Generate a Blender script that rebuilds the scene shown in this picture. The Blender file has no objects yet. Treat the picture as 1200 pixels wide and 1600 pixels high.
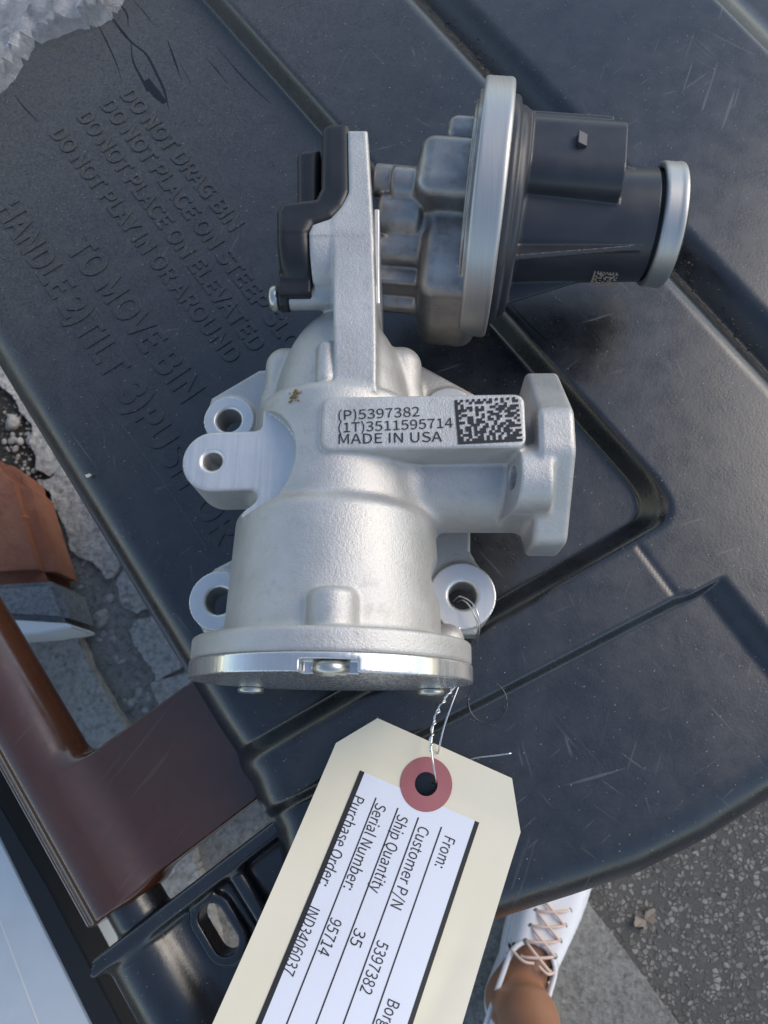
import bpy, bmesh, math, random
import numpy as np
from mathutils import Vector, Matrix, noise as mnoise

# ------------------------------------------------------------------ camera, world, sun, exposure
S = 0.001                                   # everything below is laid out in millimetres
F_PX, CAM_H = 1200.0, 384.0                 # focal length in photo pixels, camera height above the lid panel
sc = bpy.context.scene
Zc = np.array([-50 / F_PX, 350 / F_PX, 1.0]); Zc /= np.linalg.norm(Zc)      # world up seen from the camera
Yc = np.array([0, 1.0, 0]); Yc -= Zc * Yc.dot(Zc); Yc /= np.linalg.norm(Yc)
Xc = np.cross(Yc, Zc)
RW = np.array([Xc, Yc, Zc])                 # camera -> world
cam = bpy.data.cameras.new('camera'); camo = bpy.data.objects.new('camera', cam)
sc.collection.objects.link(camo); sc.camera = camo
cam.sensor_fit = 'VERTICAL'; cam.sensor_height = 36; cam.sensor_width = 27; cam.lens = 36 * F_PX / 1600
cam.clip_start = 0.01; cam.clip_end = 500
M4 = Matrix([list(r) for r in RW]).to_4x4(); M4.translation = Vector((0, 0, CAM_H * S)); camo.matrix_world = M4
cam.dof.use_dof = True; cam.dof.focus_distance = 0.33; cam.dof.aperture_fstop = 22

w = bpy.data.worlds.new('World'); sc.world = w; w.use_nodes = True
SUN_EL, SUN_AZ = math.radians(40), math.radians(66)      # azimuth from +Y towards +X
wn = w.node_tree; sky = wn.nodes.new('ShaderNodeTexSky'); sky.sky_type = 'NISHITA'; sky.sun_disc = False
sky.sun_elevation = SUN_EL; sky.sun_rotation = SUN_AZ; sky.dust_density = 0.4; sky.ozone_density = 1.0; sky.air_density = 1.0
bg = wn.nodes['Background']; bg.inputs['Strength'].default_value = 0.15
wn.links.new(sky.outputs[0], bg.inputs['Color'])
sl = bpy.data.lights.new('sun', 'SUN'); sl.energy = 1.3; sl.angle = math.radians(40); sl.color = (1.0, 0.93, 0.84)
so = bpy.data.objects.new('sun', sl); sc.collection.objects.link(so)
sd = Vector((math.sin(SUN_AZ) * math.cos(SUN_EL), math.cos(SUN_AZ) * math.cos(SUN_EL), math.sin(SUN_EL)))
so.rotation_euler = sd.to_track_quat('Z', 'Y').to_euler()
sc.view_settings.view_transform = 'Standard'; sc.view_settings.look = 'None'
sc.view_settings.exposure = 0.5; sc.view_settings.gamma = 1.0
sc.view_settings.use_white_balance = True; sc.view_settings.white_balance_temperature = 7150     # white balance of a phone in open shade

# ------------------------------------------------------------------ helpers
random.seed(7); rng = np.random.default_rng(7)

def U(px, py, z):
    """point of the photograph at height z (mm)"""
    d = RW @ np.array([(px - 600) / F_PX, (800 - py) / F_PX, -1.0]); t = (z - CAM_H) / d[2]
    return np.array([d[0] * t, d[1] * t])

def UU(pts, z): return np.array([U(x, y, z) for x, y in pts])

col = sc.collection
def empty(name, loc, label=None, cat=None, group=None, kind=None):
    o = bpy.data.objects.new(name, None); col.objects.link(o); o.location = Vector(loc) * S
    o.empty_display_size = 0.02
    return tag(o, label, cat, group, kind)
def tag(o, label=None, cat=None, group=None, kind=None):
    for k, v in (('label', label), ('category', cat), ('group', group), ('kind', kind)):
        if v: o[k] = v
    return o
def wloc(o):
    v = o.location.copy()
    while o.parent: o = o.parent; v += o.location
    return v
def link(name, me, mat, parent=None):
    o = bpy.data.objects.new(name, me); col.objects.link(o)
    if mat is not None:
        for m in (mat if isinstance(mat, (list, tuple)) else [mat]): me.materials.append(m)
    if parent: o.parent = parent; o.location = -wloc(parent)
    return o
def mesh_np(name, V, Fq, smooth=True):
    """V (n,3) mm, Fq (m,3|4)"""
    me = bpy.data.meshes.new(name); V = np.asarray(V, np.float32) * S; Fq = np.asarray(Fq, np.int32); k = Fq.shape[1]
    me.vertices.add(len(V)); me.vertices.foreach_set('co', V.ravel())
    me.loops.add(Fq.size); me.loops.foreach_set('vertex_index', Fq.ravel())
    me.polygons.add(len(Fq)); me.polygons.foreach_set('loop_start', np.arange(0, Fq.size, k, dtype=np.int32))
    me.polygons.foreach_set('loop_total', np.full(len(Fq), k, np.int32))
    me.polygons.foreach_set('use_smooth', np.full(len(Fq), smooth, bool))
    me.update(calc_edges=True); me.validate()
    return me
def mesh_py(name, V, Fs, smooth=False):
    me = bpy.data.meshes.new(name); me.from_pydata([tuple(float(c) * S for c in v) for v in V], [], Fs); me.update()
    for p in me.polygons: p.use_smooth = smooth
    return me

# ---- signed distance modelling (arrays x, y, z in mm)
def L2(*a): return np.sqrt(sum(v * v for v in a))
def box(p, lo, hi, r=0.0):
    q = [np.abs(p[i] - (lo[i] + hi[i]) / 2) - ((hi[i] - lo[i]) / 2 - r) for i in range(3)]
    return L2(*[np.maximum(v, 0) for v in q]) + np.minimum(np.maximum(np.maximum(q[0], q[1]), q[2]), 0) - r
def disc2(d, t, half, r=0.0):
    a = d + r; b = np.abs(t) - half + r
    return np.minimum(np.maximum(a, b), 0) + L2(np.maximum(a, 0), np.maximum(b, 0)) - r
def cyl(p, ax, c, rad, t0, t1, r=0.0):
    o = [i for i in range(3) if i != ax]
    d = L2(p[o[0]] - c[0], p[o[1]] - c[1]) - rad
    return disc2(d, p[ax] - (t0 + t1) / 2, (t1 - t0) / 2, r)
def caps(p, a, b, ra, rb=None):
    rb = ra if rb is None else rb
    a = np.array(a, float); b = np.array(b, float); ab = b - a
    h = np.clip(sum((p[i] - a[i]) * ab[i] for i in range(3)) / ab.dot(ab), 0, 1)
    return L2(*[p[i] - a[i] - ab[i] * h for i in range(3)]) - (ra + (rb - ra) * h)
def ell(p, c, r):
    q = [(p[i] - c[i]) / r[i] for i in range(3)]; k = L2(*q)
    return (k - 1) * min(r) * 0.5 + (k - 1) * k / (L2(*[q[i] / r[i] for i in range(3)]) + 1e-6) * 0.5
def poly2(x, y, P):
    """signed distance to a closed polygon, negative inside"""
    d = np.full(x.shape, 1e9, np.float32); s = np.ones(x.shape, np.float32); n = len(P)
    for i in range(n):
        ax, ay = P[i]; bx, by = P[i - 1]; ex, ey = bx - ax, by - ay; wx, wy = x - ax, y - ay
        h = np.clip((wx * ex + wy * ey) / (ex * ex + ey * ey), 0, 1)
        d = np.minimum(d, (wx - ex * h) ** 2 + (wy - ey * h) ** 2)
        c1 = y >= ay; c2 = y < by; c3 = ex * wy > ey * wx
        s = np.where((c1 & c2 & c3) | (~c1 & ~c2 & ~c3), -s, s)
    return s * np.sqrt(d)
def extr(p, ax, P, t0, t1, r=0.0):
    o = [i for i in range(3) if i != ax]
    return disc2(poly2(p[o[0]], p[o[1]], P), p[ax] - (t0 + t1) / 2, (t1 - t0) / 2, r)
def smin(a, b, k):
    h = np.maximum(k - np.abs(a - b), 0) / k; return np.minimum(a, b) - h * h * k * 0.25
def smax(a, b, k): return -smin(-a, -b, k)

def surface_nets(f, lo, hi, res):
    lo = np.array(lo, float); n = [int(math.ceil((hi[i] - lo[i]) / res / 8)) * 8 for i in range(3)]
    nb = [v // 8 for v in n]
    ctr = [lo[i] + (np.arange(nb[i]) * 8 + 3.5) * res for i in range(3)]
    g = np.meshgrid(*ctr, indexing='ij'); d = f([v.ravel().astype(np.float32) for v in g]).reshape(nb)
    act = np.abs(d) < 8 * res * 0.87 * 1.25 + res
    vals = np.repeat(np.repeat(np.repeat(np.sign(d).astype(np.float32) * 1e3, 8, 0), 8, 1), 8, 2)
    bi = np.argwhere(act); o8 = np.stack(np.meshgrid(*[np.arange(8)] * 3, indexing='ij'), -1).reshape(-1, 3)
    for st in range(0, len(bi), 1500):
        idx = (bi[st:st + 1500, None, :] * 8 + o8[None]).reshape(-1, 3)
        P = [(lo[i] + idx[:, i] * res).astype(np.float32) for i in range(3)]
        vals[idx[:, 0], idx[:, 1], idx[:, 2]] = f(P)
    s = vals < 0
    m = [slice(0, -1), slice(1, None)]
    cnt = sum(s[m[a], m[b], m[c]].astype(np.int8) for a in (0, 1) for b in (0, 1) for c in (0, 1))
    cell = (cnt > 0) & (cnt < 8)
    ci = np.argwhere(cell); vid = np.full(cell.shape, -1, np.int32); vid[cell] = np.arange(len(ci))
    acc = np.zeros((len(ci), 3)); nn = np.zeros(len(ci))
    cor = [(a, b, c) for a in (0, 1) for b in (0, 1) for c in (0, 1)]
    cv = {k: vals[ci[:, 0] + k[0], ci[:, 1] + k[1], ci[:, 2] + k[2]] for k in cor}
    for k in cor:
        for ax in range(3):
            if k[ax] == 0:
                k2 = tuple(1 if i == ax else k[i] for i in range(3)); a, b = cv[k], cv[k2]
                x = (a < 0) != (b < 0); t = np.where(x, a / np.where(x, a - b, 1), 0)
                pt = np.tile(np.array(k, float), (len(ci), 1)); pt[:, ax] += t
                acc += pt * x[:, None]; nn += x
    V = lo + (ci + acc / nn[:, None]) * res
    for _ in range(2):
        P = [V[:, i].astype(np.float32) for i in range(3)]; v0 = f(P); e = res * 0.25; G = []
        for i in range(3):
            Q = list(P); Q[i] = P[i] + e; R = list(P); R[i] = P[i] - e; G.append((f(Q) - f(R)) / (2 * e))
        G = np.stack(G, -1); gg = np.maximum((G * G).sum(-1), 0.05)
        st = -(v0 / gg)[:, None] * G; l = np.linalg.norm(st, axis=1, keepdims=True)
        V = V + st * np.minimum(1, 0.45 * res / np.maximum(l, 1e-9))
    FF = []
    for ax in range(3):
        a = [slice(None)] * 3; b = [slice(None)] * 3; a[ax] = slice(0, -1); b[ax] = slice(1, None)
        x = s[tuple(a)] != s[tuple(b)]; e = np.argwhere(x); o1, o2 = [(1, 2), (2, 0), (0, 1)][ax]
        e = e[(e[:, o1] > 0) & (e[:, o2] > 0) & (e[:, o1] < cell.shape[o1]) & (e[:, o2] < cell.shape[o2])]
        inside = s[e[:, 0], e[:, 1], e[:, 2]]; q = []
        for d1, d2 in ((1, 1), (0, 1), (0, 0), (1, 0)):
            c = e.copy(); c[:, o1] -= d1; c[:, o2] -= d2; q.append(vid[c[:, 0], c[:, 1], c[:, 2]])
        q = np.stack(q, -1); q[~inside] = q[~inside][:, ::-1]; FF.append(q)
    return V, np.concatenate(FF)

def sdf_obj(name, f, lo, hi, res, mat, parent=None, xf=None, pick=None):
    V, Fq = surface_nets(f, lo, hi, res)
    if xf is not None: V = xf(V)
    me = mesh_np(name, V, Fq); o = link(name, me, mat, parent)
    if pick is not None:
        c = V[Fq].mean(1); a = V[Fq[:, 1]] - V[Fq[:, 0]]; b = V[Fq[:, 2]] - V[Fq[:, 0]]
        nrm = np.cross(a, b); nrm /= np.linalg.norm(nrm, axis=1, keepdims=True) + 1e-12
        me.polygons.foreach_set('material_index', pick(c, nrm).astype(np.int32))
    return o

def grid2d(f, lo, hi, res):
    """flat sheet of squares clipped to f<0 with its rim snapped to the outline"""
    nx = int((hi[0] - lo[0]) / res) + 2; ny = int((hi[1] - lo[1]) / res) + 2
    X, Y = np.meshgrid(lo[0] + np.arange(nx) * res, lo[1] + np.arange(ny) * res, indexing='ij')
    x = X.ravel().copy(); y = Y.ravel().copy()
    d = f(x, y); near = np.abs(d) < res * 0.71
    for _ in range(3):
        dd = f(x, y); e = res * 0.1; gx = (f(x + e, y) - f(x - e, y)) / (2 * e); gy = (f(x, y + e) - f(x, y - e)) / (2 * e)
        g = np.maximum(gx * gx + gy * gy, 0.2)
        x = np.where(near, x - dd * gx / g, x); y = np.where(near, y - dd * gy / g, y)
    ok = (near | (d < 0)).reshape(nx, ny); i = np.arange(nx * ny).reshape(nx, ny)
    q = ok[:-1, :-1] & ok[1:, :-1] & ok[1:, 1:] & ok[:-1, 1:]
    Fq = np.stack([i[:-1, :-1][q], i[1:, :-1][q], i[1:, 1:][q], i[:-1, 1:][q]], -1)
    u, inv = np.unique(Fq, return_inverse=True)
    return np.stack([x[u], y[u]], -1), inv.reshape(-1, 4)

def slab(V2, Fq, ztop, thick):
    """closed sheet of given thickness from a grid2d result; ztop(x, y) -> mm"""
    n = len(V2); zt = ztop(V2[:, 0], V2[:, 1]); top = np.c_[V2, zt]; bot = np.c_[V2, zt - thick]
    ed = {}
    for q in Fq:
        for k in range(4):
            a, b = int(q[k]), int(q[(k + 1) % 4])
            if (b, a) in ed: del ed[(b, a)]
            else: ed[(a, b)] = 1
    side = np.array([(b, a, a + n, b + n) for a, b in ed], int).reshape(-1, 4)[:, ::-1]
    side = side[:, ::-1]
    return np.r_[top, bot], np.r_[Fq, Fq[:, ::-1] + n, side]

def tube(name, pts, r, mat, parent=None, sides=8):
    """round rod through points (mm)"""
    P = np.array(pts, float); n = len(P); V = []; Fs = []; up = Vector((0.13, 0.31, 0.94))
    for i in range(n):
        t = Vector(P[min(i + 1, n - 1)] - P[max(i - 1, 0)]).normalized(); a = t.cross(up).normalized(); b = t.cross(a)
        rr = r[i] if hasattr(r, '__len__') else r
        for k in range(sides):
            an = 2 * math.pi * k / sides; V.append(Vector(P[i]) + (a * math.cos(an) + b * math.sin(an)) * rr)
    for i in range(n - 1):
        for k in range(sides):
            Fs.append((i * sides + k, i * sides + (k + 1) % sides, (i + 1) * sides + (k + 1) % sides, (i + 1) * sides + k))
    Fs.append(tuple(range(sides))[::-1]); Fs.append(tuple((n - 1) * sides + k for k in range(sides)))
    return link(name, mesh_py(name, V, Fs, True), mat, parent)
def spline(pts, n=12):
    P = [np.array(p, float) for p in pts]; P = [2 * P[0] - P[1]] + P + [2 * P[-1] - P[-2]]; out = []
    for i in range(1, len(P) - 2):
        for k in range(n):
            t = k / n; a, b, c, d = P[i - 1:i + 3]
            out.append(0.5 * ((2 * b) + (c - a) * t + (2 * a - 5 * b + 4 * c - d) * t * t + (3 * b - a - 3 * c + d) * t ** 3))
    out.append(P[-2]); return out

FONT = None
try:
    import os
    FONT = bpy.data.fonts.load(os.path.join(bpy.utils.resource_path('LOCAL'), 'datafiles', 'fonts', 'Noto Sans CJK Regular.woff2'))   # Blender's own interface typeface
except Exception:
    FONT = None
def text_np(s, ext=0.0, bev=0.0, bold=0.0, spacing=1.0):
    """vertices (unit text size, mm later), polygons of a line of lettering"""
    cu = bpy.data.curves.new('t', 'FONT'); cu.body = s; cu.size = 1.0
    if FONT is not None: cu.font = FONT
    cu.extrude = ext; cu.bevel_depth = bev; cu.offset = bold
    cu.resolution_u = 5; cu.space_character = spacing
    o = bpy.data.objects.new('t', cu); col.objects.link(o); dg = bpy.context.evaluated_depsgraph_get(); dg.update()
    me = bpy.data.meshes.new_from_object(o.evaluated_get(dg))
    V = np.array([v.co[:] for v in me.vertices]); Fs = [tuple(p.vertices) for p in me.polygons]
    bpy.data.objects.remove(o); bpy.data.curves.remove(cu); bpy.data.meshes.remove(me)
    V[:, :2] *= CAPK
    return V, Fs
CAPK = 1.0
CAPK = .7 / text_np('H')[0][:, 1].max()          # capitals 0.7 units tall in whatever typeface is at hand

# lines of the lid relief (mm)
PLAT = 14.0
def line_d(x, y, p, q):
    """distance to the line p->q, positive on its left side"""
    d = (q - p) / np.linalg.norm(q - p); return -(x - p[0]) * d[1] + (y - p[1]) * d[0]
L1a, L1b = U(250, -75, 0), U(1010, 785, 0)                 # upper right wall of the text panel
L2a, L2b = U(1002, 806, 0), U(400, 1152, 0)                # lower wall of the text panel
V1a, V1b = U(690, 20, 8), U(1195, 560, 8)                  # valley with dirt
G1a, G1b = U(1062, 938, 13), U(440, 1262, 13)              # groove
F1a, F1b = U(1092, 915, 12), U(1216, 1072, 12)             # step right of the lower panel
N1a, N1b = U(992, 846, 14), U(1060, 936, 14)               # thin joint line
T1a, T1b = U(1080, -40, 14), U(1215, 95, 14)
# ------------------------------------------------------------------ materials
class NT:
    def __init__(s, name):
        s.m = bpy.data.materials.new(name); s.m.use_nodes = True; s.t = s.m.node_tree
        s.b = s.t.nodes['Principled BSDF']; s.co = s.t.nodes.new('ShaderNodeTexCoord').outputs['Object']
    def n(s, ty, **k):
        nd = s.t.nodes.new('ShaderNode' + ty)
        for a, v in k.items():
            if a.startswith('_'): setattr(nd, a[1:], v)
            else: s.set(nd, a.replace('__', ' '), v)
        return nd
    def set(s, nd, a, v):
        i = nd.inputs[int(a[1:])] if a[0] == 'i' and a[1:].isdigit() else nd.inputs[a]
        if isinstance(v, bpy.types.NodeSocket): s.t.links.new(v, i)
        else: i.default_value = v
    def noise(s, scale, det=4, rough=0.55, dist=0.0, vec=None):
        return s.n('TexNoise', Vector=vec or s.co, Scale=scale, Detail=det, Roughness=rough, Distortion=dist).outputs['Fac']
    def map(s, scale, rot=(0, 0, 0)): return s.n('Mapping', Vector=s.n('Mapping', Vector=s.co, Rotation=rot).outputs[0], Scale=scale).outputs[0]
    def vor(s, scale, feat='F1', out='Distance', vec=None, rnd=1.0):
        return s.n('TexVoronoi', _feature=feat, Vector=vec or s.co, Scale=scale, Randomness=rnd).outputs[out]
    def rng(s, v, a, b, c=0.0, d=1.0): return s.n('MapRange', Value=v, From__Min=a, From__Max=b, To__Min=c, To__Max=d).outputs[0]
    def math(s, op, a, b=0.0): return s.n('Math', _operation=op, i0=a, i1=b).outputs[0]
    def mix(s, f, a, b):
        c4 = lambda c: c if isinstance(c, bpy.types.NodeSocket) else (*c, 1)
        nd = s.n('Mix', _data_type='RGBA'); s.set(nd, 'i0', f); s.set(nd, 'i6', c4(a)); s.set(nd, 'i7', c4(b)); return nd.outputs[2]
    def bump(s, h, st, dist, nrm=None):
        nd = s.n('Bump', Height=h, Strength=st, Distance=dist)
        if nrm is not None: s.set(nd, 'Normal', nrm)
        return nd.outputs[0]
    def out(s, **k):
        for a, v in k.items():
            a = a.replace('__', ' ')
            if isinstance(v, tuple) and len(v) == 3 and a.endswith('Color'): v = (*v, 1)
            s.set(s.b, a, v)
        return s.m

def plain(name, c, rough=0.5, metal=0.0, **k):
    return NT(name).out(Base__Color=c, Roughness=rough, Metallic=metal, **k)

def m_cast():
    t = NT('cast aluminium'); g = t.noise(1500, 3, 0.6); g2 = t.noise(700, 2); big = t.noise(38, 4, 0.6)
    c = t.mix(t.rng(big, .3, .75), (.50, .485, .465), (.63, .615, .595))
    c = t.mix(t.rng(t.noise(130, 5, .7), .55, .74, 0, .55), c, (.42, .40, .375))
    h = t.math('ADD', g, t.math('MULTIPLY', g2, .7))
    return t.out(Base__Color=c, Metallic=.68, Roughness=t.rng(big, .3, .7, .46, .60), Normal=t.bump(h, .6, .00033))
def m_mach(rough=.40, c=(.80, .78, .75), rings=None):
    t = NT('machined aluminium'); v = t.noise(900, 3, .6, 0, t.map((1, .02, .4)))
    cc = t.mix(t.rng(t.noise(90, 4), .4, .75, 0, .3), c, (.50, .51, .53))
    return t.out(Base__Color=cc, Metallic=.8, Roughness=t.rng(v, .3, .7, rough - .06, rough + .1), Normal=t.bump(v, .12, .0002))
def m_die():
    t = NT('die cast aluminium'); a = t.noise(45, 5, .6); b = t.noise(120, 4, .65); g = t.noise(900, 2)
    c = t.mix(t.rng(a, .35, .65), (.24, .235, .23), (.43, .41, .385))
    c = t.mix(t.rng(b, .56, .75, 0, .7), c, (.24, .18, .14))
    return t.out(Base__Color=c, Metallic=.85, Roughness=t.rng(b, .3, .7, .3, .5), Normal=t.bump(g, .2, .0002))
def m_ring():
    t = NT('brushed ring'); v = t.noise(1300, 3, .6, 0, t.map((1, .03, .03)))
    return t.out(Base__Color=t.mix(v, (.46, .45, .435), (.60, .585, .565)), Metallic=.85, Roughness=.46, Normal=t.bump(v, .1, .0001))
def m_plastic(name, c, rough):
    t = NT(name); a = t.noise(60, 4); g = t.noise(1500, 2)
    cc = t.mix(t.rng(a, .4, .8, 0, .5), c, tuple(v * 1.6 + .006 for v in c))
    return t.out(Base__Color=cc, Roughness=t.rng(a, .3, .7, rough - .05, rough + .1), Normal=t.bump(g, .12, .0002))
def m_lid():
    t = NT('lid plastic')
    big = t.noise(7, 5, .6); mid = t.noise(60, 5, .65); fine = t.noise(700, 3)
    c = t.mix(t.rng(mid, .35, .7), (.008, .0105, .015), (.015, .0185, .026))
    # dust film: patchy, brownish, thickest in the upper left corner of the panel
    pos = t.n('SeparateXYZ', Vector=t.co)
    ul = t.math('ADD', t.math('MULTIPLY', pos.outputs[0], -2.2), t.math('MULTIPLY', pos.outputs[1], 1.7))
    ulm = t.rng(ul, .5, 1.15)
    dust = t.math('MULTIPLY', t.rng(t.noise(900, 6, .8), .36, .70), t.math('ADD', t.math('MULTIPLY', ulm, .95), .09))
    c = t.mix(dust, c, (.115, .098, .075))
    dl = (V1b - V1a) / np.linalg.norm(V1b - V1a) ; nvx, nvy = -dl[1], dl[0]
    vd = t.math('ADD', t.math('ADD', t.math('MULTIPLY', pos.outputs[0], float(nvx) * 1000), t.math('MULTIPLY', pos.outputs[1], float(nvy) * 1000)), -float(V1a[0] * nvx + V1a[1] * nvy))
    vm = t.math('MULTIPLY', t.rng(t.math('ABSOLUTE', vd), 11, 2), t.rng(t.noise(160, 6, .8), .38, .62, .15, 1))
    c = t.mix(t.math('MULTIPLY', vm, .8), c, (.075, .062, .042)); dust = t.math('MAXIMUM', dust, vm)
    # hairline scratches in several directions
    sc_all = None
    for k, (rot, sx, sy, th) in enumerate(((.35, 330, 16, .68), (-.7, 380, 14, .69), (1.25, 300, 20, .70), (2.2, 420, 18, .69), (.9, 520, 34, .68), (-.25, 460, 30, .69))):
        v = t.noise(1, 2, .5, .2, t.map((sx, sy, 1), (0, 0, rot))); msk = t.rng(t.noise(9 + 3 * k, 3), .5, .62)
        v = t.math('MULTIPLY', t.rng(v, th, th + .03), msk); sc_all = v if sc_all is None else t.math('MAXIMUM', sc_all, v)
    c = t.mix(t.math('MULTIPLY', sc_all, .4), c, (.085, .095, .115))
    # specks of grit
    d1 = t.rng(t.vor(260), .075, .04); c1 = t.rng(t.n('SeparateColor', Color=t.vor(260, out='Color')).outputs[0], .62, .66)
    d2 = t.rng(t.vor(620), .12, .07); c2 = t.rng(t.n('SeparateColor', Color=t.vor(620, out='Color')).outputs[0], .86, .90)
    sp = t.math('MAXIMUM', t.math('MULTIPLY', d1, c1), t.math('MULTIPLY', d2, c2))
    st = t.rng(t.vor(1, vec=t.map((700, 240, 300), (0, 0, .75))), .13, .09)
    stc = t.rng(t.n('SeparateColor', Color=t.vor(1, out='Color', vec=t.map((700, 240, 300), (0, 0, .75)))).outputs[1], .95, .96)
    sp = t.math('MAXIMUM', sp, t.math('MULTIPLY', t.math('MULTIPLY', st, stc), .7))
    c = t.mix(t.math('MULTIPLY', sp, .85), c, (.50, .50, .48))
    r = t.math('ADD', t.rng(mid, .3, .7, .22, .33), t.math('MULTIPLY', dust, .35))
    r = t.math('ADD', r, t.math('MULTIPLY', sc_all, .15))
    h = t.math('ADD', t.math('MULTIPLY', fine, .5), t.math('MULTIPLY', big, 6))
    return t.out(Base__Color=c, Roughness=r, Normal=t.bump(h, .16, .0006), Specular__IOR__Level=1.0)
def m_brown():
    t = NT('brown bin plastic'); a = t.noise(20, 5, .6); b = t.noise(240, 5, .7); s = t.noise(1, 2, .5, .2, t.map((300, 12, 30), (0, 0, .6)))
    c = t.mix(t.rng(a, .35, .7), (.060, .021, .011), (.088, .033, .017))
    c = t.mix(t.rng(b, .62, .74, 0, .4), c, (.12, .075, .055)); c = t.mix(t.rng(s, .69, .73, 0, .25), c, (.17, .11, .09))
    return t.out(Base__Color=c, Roughness=t.rng(b, .3, .7, .14, .26), Specular__IOR__Level=1.0, Normal=t.bump(t.noise(800, 2), .1, .0002))
def m_concrete(name, a, b, k=1.0):
    t = NT(name); n3 = t.noise(260 * k, 4, .75); n1 = t.noise(9 * k, 8, .7); n2 = t.noise(70 * k, 6, .7); v = t.vor(75 * k); vc = t.vor(75 * k, out='Color')
    c = t.mix(t.rng(n1, .3, .7), a, b)
    c = t.mix(t.rng(n2, .46, .66, 0, .7), c, tuple(x * .38 for x in a)); c = t.mix(t.rng(n3, .55, .68, 0, .6), c, tuple(x * .3 for x in a))
    st = t.math('MULTIPLY', t.rng(v, .38, .25), t.rng(t.n('SeparateColor', Color=vc).outputs[0], .5, .6))
    c = t.mix(t.math('MULTIPLY', st, .6), c, t.mix(t.n('SeparateColor', Color=vc).outputs[1], (.22, .21, .19), (.5, .48, .45)))
    h = t.math('ADD', t.math('ADD', n2, t.math('MULTIPLY', n3, .35)), t.math('MULTIPLY', n1, 1.5))
    return t.out(Base__Color=c, Roughness=.92, Normal=t.bump(h, 1.0, .007))
def m_asphalt():
    t = NT('asphalt'); wv = t.n('VectorMath', _operation='ADD', i0=t.co, i1=t.n('VectorMath', _operation='SCALE', i0=t.n('TexNoise', Vector=t.co, Scale=90.0).outputs['Color'], Scale=.004).outputs[0]).outputs[0]
    v = t.vor(155, vec=wv); vc = t.n('SeparateColor', Color=t.vor(155, out='Color', vec=wv)); e = t.vor(155, 'DISTANCE_TO_EDGE', vec=wv); v2 = t.vor(330)
    base = t.mix(t.noise(14, 5), (.08, .077, .072), (.15, .145, .135))
    st = t.math('MULTIPLY', t.rng(e, .03, .12), t.rng(vc.outputs[0], .35, .5))
    c = t.mix(st, base, t.mix(vc.outputs[1], (.12, .116, .107), (.44, .42, .385)))
    c = t.mix(t.math('MULTIPLY', t.rng(vc.outputs[2], .93, .95), st), c, (.46, .44, .40))
    c = t.mix(t.rng(t.noise(3, 4), .4, .7, 0, .35), c, (.11, .105, .095)); c = t.mix(t.rng(t.noise(420, 5, .8), .4, .65, 0, .7), c, (.055, .053, .05)); c = t.mix(t.rng(t.noise(60, 6, .75), .55, .7, 0, .5), c, (.16, .15, .135))
    h = t.math('ADD', t.math('MULTIPLY', st, .8), t.math('MULTIPLY', t.noise(500, 3), .4))
    return t.out(Base__Color=c, Roughness=.85, Normal=t.bump(h, .9, .003))
def m_soil():
    t = NT('gritty soil'); v = t.vor(240); vc = t.n('SeparateColor', Color=t.vor(240, out='Color'))
    c = t.mix(t.noise(30, 6, .7), (.022, .020, .017), (.075, .068, .056))
    c = t.mix(t.math('MULTIPLY', t.rng(v, .4, .3), t.rng(vc.outputs[0], .7, .75)), c, (.30, .29, .27))
    c = t.mix(t.rng(t.noise(11, 3), .6, .7, 0, .5), c, (.05, .06, .025))
    return t.out(Base__Color=c, Roughness=.95, Normal=t.bump(t.noise(260, 6, .8), 1.0, .006))
def m_paper(name, a, b, rough=.75):
    t = NT(name); c = t.mix(t.rng(t.noise(25, 5), .35, .7), a, b); f = t.noise(900, 4, .7)
    c = t.mix(t.rng(f, .6, .8, 0, .18), c, tuple(x * .8 for x in a))
    return t.out(Base__Color=c, Roughness=rough, Normal=t.bump(f, .08, .0002))
def m_film():
    t = NT('clear plastic film'); t.out(Base__Color=(.80, .81, .84), Roughness=.10)
    t.b.inputs['Alpha'].default_value = 1
    tr = t.n('BsdfTransparent'); g = t.n('BsdfTranslucent', Color=(.85, .86, .88, 1)); mx = t.n('MixShader', i0=.25); ad = t.n('MixShader')
    out = t.t.nodes['Material Output']
    t.set(mx, 'i1', t.b.outputs[0]); t.set(mx, 'i2', g.outputs[0])
    t.set(ad, 'i0', t.rng(t.noise(80, 4, .7), .3, .7, .07, .34)); t.set(ad, 'i1', tr.outputs[0]); t.set(ad, 'i2', mx.outputs[0])
    t.t.links.new(ad.outputs[0], out.inputs['Surface']); return t.m
def m_skin():
    t = NT('skin'); c = t.mix(t.noise(60, 5), (.30, .145, .085), (.38, .19, .115))
    return t.out(Base__Color=c, Roughness=.45, Subsurface__Weight=.08, Subsurface__Radius=(.01, .004, .002), Normal=t.bump(t.noise(900, 4), .15, .0005))
def m_terracotta():
    t = NT('terracotta paint'); st_ = t.rng(t.noise(45, 6, .7), .5, .7, 0, .5); c = t.mix(t.rng(t.noise(18, 6, .65), .35, .7), (.26, .085, .045), (.36, .15, .085))
    return t.out(Base__Color=t.mix(st_, c, (.17, .065, .04)), Roughness=.8, Normal=t.bump(t.noise(120, 6, .7), .9, .003))

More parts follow.
